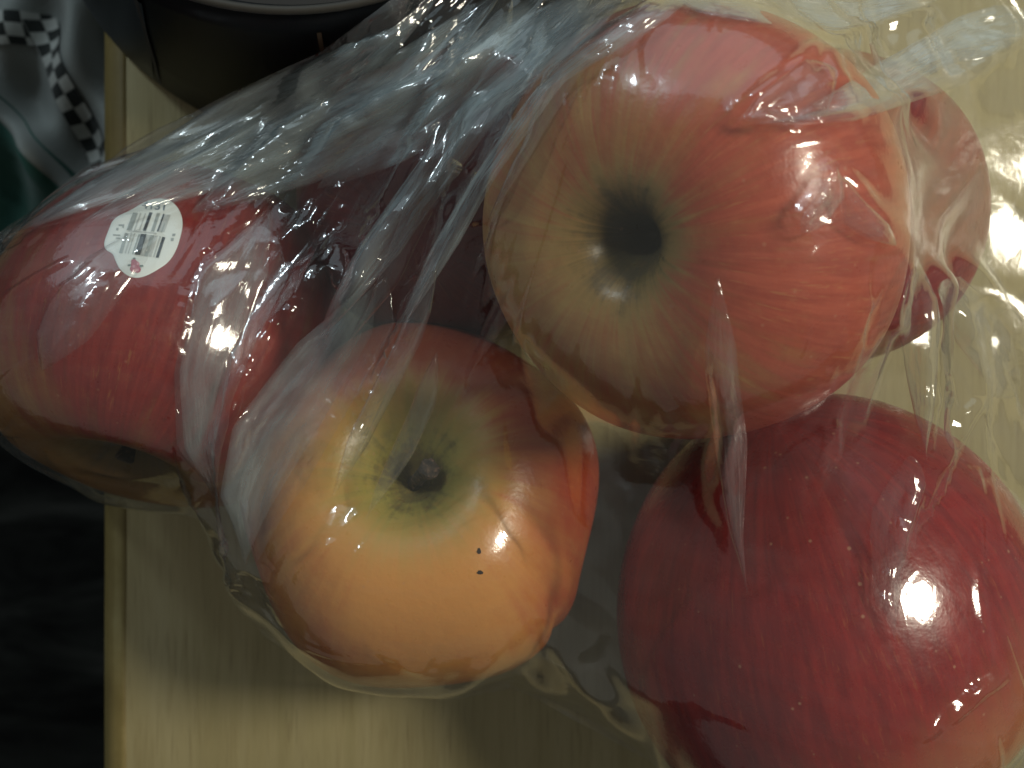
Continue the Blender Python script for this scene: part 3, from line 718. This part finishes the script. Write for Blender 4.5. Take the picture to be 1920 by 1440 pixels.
PLEATS = [
 ([(-10, 434), (210, 318), (420, 186), (600, 104), (745, -20)], [(30, 450), (240, 372), (470, 262), (680, 150), (900, -20)], .0010),
 ([(120, 400), (430, 262), (690, 140), (880, -20)], [(190, 440), (500, 320), (760, 200), (1000, -20)], .0014),
 ([(300, 380), (560, 262), (800, 130), (960, -20)], [(420, 420), (640, 320), (860, 200), (1090, -20)], .0016),
 ([(560, 330), (760, 200), (930, 60), (1040, -30)], [(630, 380), (830, 260), (1010, 110), (1190, -30)], .0016),
 ([(560, 620), (730, 380), (860, 200), (1110, -30)], [(640, 640), (800, 400), (950, 200), (1250, -30)], .0018),
 ([(720, 620), (880, 340), (1000, 170), (1240, -30)], [(760, 640), (930, 330), (1060, 150), (1380, -30)], .0012),
 ([(1180, -20), (1330, 30), (1560, 60), (1760, 20)], [(1180, -60), (1400, -40), (1600, 0), (1800, -40)], .0012),
 ([(1480, 235), (1640, 200), (1780, 120), (1960, 90)], [(1560, 160), (1680, 100), (1800, 30), (1960, -20)], .0012),
 ([(640, 540), (520, 690), (436, 800), (412, 930), (440, 1062)], [(760, 500), (690, 640), (610, 780), (520, 930), (480, 1060)], .0010),
 ([(470, 390), (372, 520), (336, 700), (346, 850), (400, 960)], [(548, 400), (500, 520), (440, 660), (410, 800), (404, 920)], .0008),
]
for i, (L, R, h) in enumerate(PLEATS): fold(L, R, h, nw=48, nl=140, seed=40+i)

# the underside of the bag, lying on the table and passing under the apples
def underside():
    ns, nt = 170, 120
    t, b = resample(KEY, ns); w = np.linspace(0, 1, nt)[None, :, None]
    X = t[:, None]*(1-w)+b[:, None]*w; w = w[..., 0]; sw = np.linspace(0, 1, ns)[:, None]
    low = np.full(OB_N, 9.0)
    th = np.linspace(math.pi*0, math.pi, 260); ph = np.linspace(-math.pi, math.pi, 360); T, Q = np.meshgrid(th, ph, indexing='ij')
    D = np.stack([np.sin(T)*np.cos(Q), np.sin(T)*np.sin(Q), np.cos(T)], -1).astype(np.float32)
    for a in APP.values():
        r, _ = hull_r(a, D); p = D*(r+0.0008)[..., None]+a['c']
        np.minimum.at(low, (((p[..., 0]-OB_O[0])/OB_C).astype(int).ravel(), ((p[..., 1]-OB_O[1])/OB_C).astype(int).ravel()), p[..., 2].ravel())
    base = 0.0008+0.0008*np.abs(noise2(ns, nt, (17, 13), np.random.default_rng(2)))
    fall = np.maximum(np.exp(-w/0.07)*t[:, None, 2], np.exp(-(1-w)/0.05)*b[:, None, 2]); fall = np.maximum(fall, np.exp(-sw/0.04)*0.024)
    z = np.maximum(base, fall)
    i = np.clip(((X[..., 0]-OB_O[0])/OB_C).astype(int), 0, OB_N[0]-1); j = np.clip(((X[..., 1]-OB_O[1])/OB_C).astype(int), 0, OB_N[1]-1)
    z = np.minimum(z, np.maximum(low[i, j]-0.0008, 0.0008))
    X[..., 2] = z
    X[:, 0] = t; X[:, -1] = b
    return link('underside', set_uv(grid_mesh('underside', X), ns, nt), M_UNDER, bag)
M_UNDER = m_film('film_underside', 0.04)
underside()

# ------------------------------------------------------------------ dark jar on the table behind the bag
def lathe(prof, n, a0=0.0, a1=2*math.pi):
    full = abs(a1-a0-2*math.pi) < 1e-6; m = n if full else n+1
    V = [(r*math.cos(a0+(a1-a0)*k/n), r*math.sin(a0+(a1-a0)*k/n), z) for r, z in prof for k in range(m)]
    F = []
    for i in range(len(prof)-1):
        for k in range(n):
            k2 = (k+1) % m; F.append((i*m+k, i*m+k2, (i+1)*m+k2, (i+1)*m+k))
    return V, F
def m_jar():
    b = NT('dark_glaze'); co = b.n('TexCoord').outputs['Object']
    n = b.noise(b.vm('MULTIPLY', co, (1, 1, 0.4)), 30.0, 4, 0.6)
    c = b.ramp(n, [(0.3, (0.003, 0.004, 0.006)), (0.6, (0.008, 0.0095, 0.012)), (0.8, (0.016, 0.014, 0.009))])
    return b.done(b.n('BsdfPrincipled', {'Base Color': c, 'Roughness': 0.4, 'Specular IOR Level': 0.12}))
JC = (-0.0368, 0.117, 0.0006)
jar = tag(bpy.data.objects.new('jar', None), 'dark glazed round jar with a thin grey rim, behind the bag', 'jar'); COL.objects.link(jar); jar.location = JC
RB, RT, JH = 0.0655, 0.0560, 0.070
jr = lambda z: RB+(RT-RB)*z/JH
V, F = lathe([(0.001, 0), (RB-0.003, 0), (RB, 0.003), (jr(.02), .02), (jr(.04), .04), (jr(.06), .06), (RT, JH-.0016), (RT-.0014, JH-.0016), (RT-.004, .06), (RT-.003, .02), (RT-.006, .006), (0.001, .004)], 120)
link('body', mesh('body', V, F), m_jar(), jar)
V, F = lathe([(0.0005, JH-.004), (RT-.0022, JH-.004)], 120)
link('mouth_shade', mesh('mouth_shade', V, F), plain('mouth_shade_black', (0.012, 0.012, 0.013), 0.7), jar)  # black disc added to stand for the shade inside the jar's mouth
V, F = lathe([(RT-.0010, JH-.0015), (RT+.0002, JH-.0015), (RT+.0004, JH-.0008), (RT+.0001, JH-.0002), (RT-.0005, JH), (RT-.0010, JH-.0004)], 120)
F += [(5*120+k, 5*120+(k+1) % 120, (k+1) % 120, k) for k in range(120)]
link('rim', mesh('rim', V, F), plain('rim_grey', (0.03, 0.028, 0.024), 0.6), jar)
def wall_patch(name, a0, a1, z0, z1, slant, mat):
    V, F = [], []; n, m = 10, 5
    for i in range(n+1):
        for j in range(m+1):
            t = j/m; a = math.radians(a0+(a1-a0)*i/n+slant*t); z = z0+(z1-z0)*t; r = jr(z)+0.0004
            V.append((r*math.cos(a), r*math.sin(a), z))
    for i in range(n):
        for j in range(m):
            q = i*(m+1)+j; F.append((q, q+m+1, q+m+2, q+1))
    return link(name, mesh(name, V, F), mat, jar)
wall_patch('label', -112, -92, 0.006, 0.030, 8, plain('panel_slate', (0.06, 0.075, 0.10), 0.5))  # bluish-grey panel on the jar wall
wall_patch('label', -150, -128, 0.004, 0.058, 10, plain('panel_navy', (0.016, 0.022, 0.032), 0.4))  # darker blue panel further round the wall
wall_patch('panel_stripe', -91.4, -90.6, 0.004, 0.062, 5, plain('stripe_brown', (0.10, 0.065, 0.04), 0.6))  # narrow brown stripe beside the panel
wall_patch('panel_stripe', -127, -126.2, 0.004, 0.062, 8, plain('stripe_brown', (0.05, 0.05, 0.05), 0.6))  # narrow grey stripe beside the dark blue panel

# ------------------------------------------------------------------ cloth hanging below the table edge
def cz(px, py):
    """height of the cloth's folds (in photo coordinates at the cloth's own level)"""
    r1 = ((px-10)*0.78-(py-200)*0.62)      # distance across the bright fold
    z = -0.050+0.010*np.exp(-(r1/26.0)**2)*np.clip((py-60)/150, 0.2, 1.2)
    r2 = ((px-150)*0.93-(py-60)*0.30)
    z = z+0.007*np.exp(-(r2/30.0)**2)-0.004*np.exp(-((r2-50)/30.0)**2)
    z = z+0.004*np.sin(px*0.045+py*0.012)+0.0025*np.sin(py*0.03-px*0.02)-0.012*np.clip((-r1-30)/120, 0, 1.5)
    return z
CL0 = -0.050
def cloth_pt(px, py, off=0.0):
    q = P(px, py, CL0); q[2] = float(cz(np.float64(px), np.float64(py)))+off; return q
def m_fabric(name, col, band=False):
    b = NT(name); co = b.n('TexCoord')
    w = b.noise(b.vm('MULTIPLY', co.outputs['Object'], (1, 1, 0.3)), 1400.0, 2, 0.6)
    if band:
        ch = b.n('TexChecker', {'Vector': co.outputs['UV'], 'Color1': (0.012, 0.015, 0.014, 1), 'Color2': (0.36, 0.37, 0.35, 1), 'Scale': 1.0}); c = ch.outputs[0]
    else: c = b.mix(b.math('MULTIPLY', w, 0.25), col, tuple(x*0.7 for x in col))
    return b.done(b.n('BsdfPrincipled', {'Base Color': c, 'Roughness': 0.9, 'Sheen Weight': 0.1, 'Normal': b.n('Bump', {'Height': w, 'Strength': 0.3, 'Distance': 0.0004})}))
nx, ny = 70, 90
gx, gy = np.meshgrid(np.linspace(-230, 255, nx), np.linspace(-160, 430, ny), indexing='ij')
CX = np.stack([(gx-960)*(CAMH-CL0)/FPX, (720-gy)*(CAMH-CL0)/FPX, cz(gx, gy)], -1)
cloth = link('cloth', grid_mesh('cloth', CX), m_fabric('cotton_white', (0.21, 0.225, 0.215)))
tag(cloth, 'crumpled white cloth with a checkered band and green panel, below the table edge', 'cloth')
def strip(name, pts, wpx, mat, sq=None, off=0.0007):
    pts = np.array(pts, float); d = np.r_[0, np.cumsum(np.hypot(*np.diff(pts, axis=0).T))]; n = int(d[-1]/7)+2
    s = np.linspace(0, d[-1], n); c = np.stack([np.interp(s, d, pts[:, 0]), np.interp(s, d, pts[:, 1])], 1)
    for _ in range(3): c[1:-1] = c[1:-1]*.5+(c[:-2]+c[2:])*.25
    t = np.gradient(c, axis=0); t /= np.linalg.norm(t, axis=1, keepdims=True); nn = np.stack([-t[:, 1], t[:, 0]], 1)
    m = 6; w = np.interp(s, np.linspace(0, d[-1], len(wpx)), wpx) if hasattr(wpx, '__len__') else np.full(n, wpx)
    V = [cloth_pt(*(c[i]+nn[i]*w[i]*(j/m-.5)), off) for i in range(n) for j in range(m+1)]
    F = [(i*(m+1)+j, i*(m+1)+j+1, (i+1)*(m+1)+j+1, (i+1)*(m+1)+j) for i in range(n-1) for j in range(m)]
    me = mesh(name, V, F)
    if sq:
        uv = me.uv_layers.new(name='UVMap')
        for l in me.loops:
            i, j = divmod(l.vertex_index, m+1); uv.data[l.index].uv = (s[i]/sq+.02, (j/m)*w[i]/sq*0.998+.001)
    return link(name, me, mat, cloth)
BAND = m_fabric('checker_print', (1, 1, 1), True)
strip('checkered_band', [(-90, 84), (0, 66), (90, 50)], 62, BAND, 24.0)
strip('checkered_band', [(72, 34), (104, 112), (140, 196), (172, 268), (205, 350)], 48, BAND, 23.6, 0.0013)
strip('green_panel', [(-140, 180), (-30, 290), (70, 390), (150, 470)], [210, 210, 200, 190], m_fabric('cotton_green', (0.012, 0.065, 0.05)), None, 0.0010)
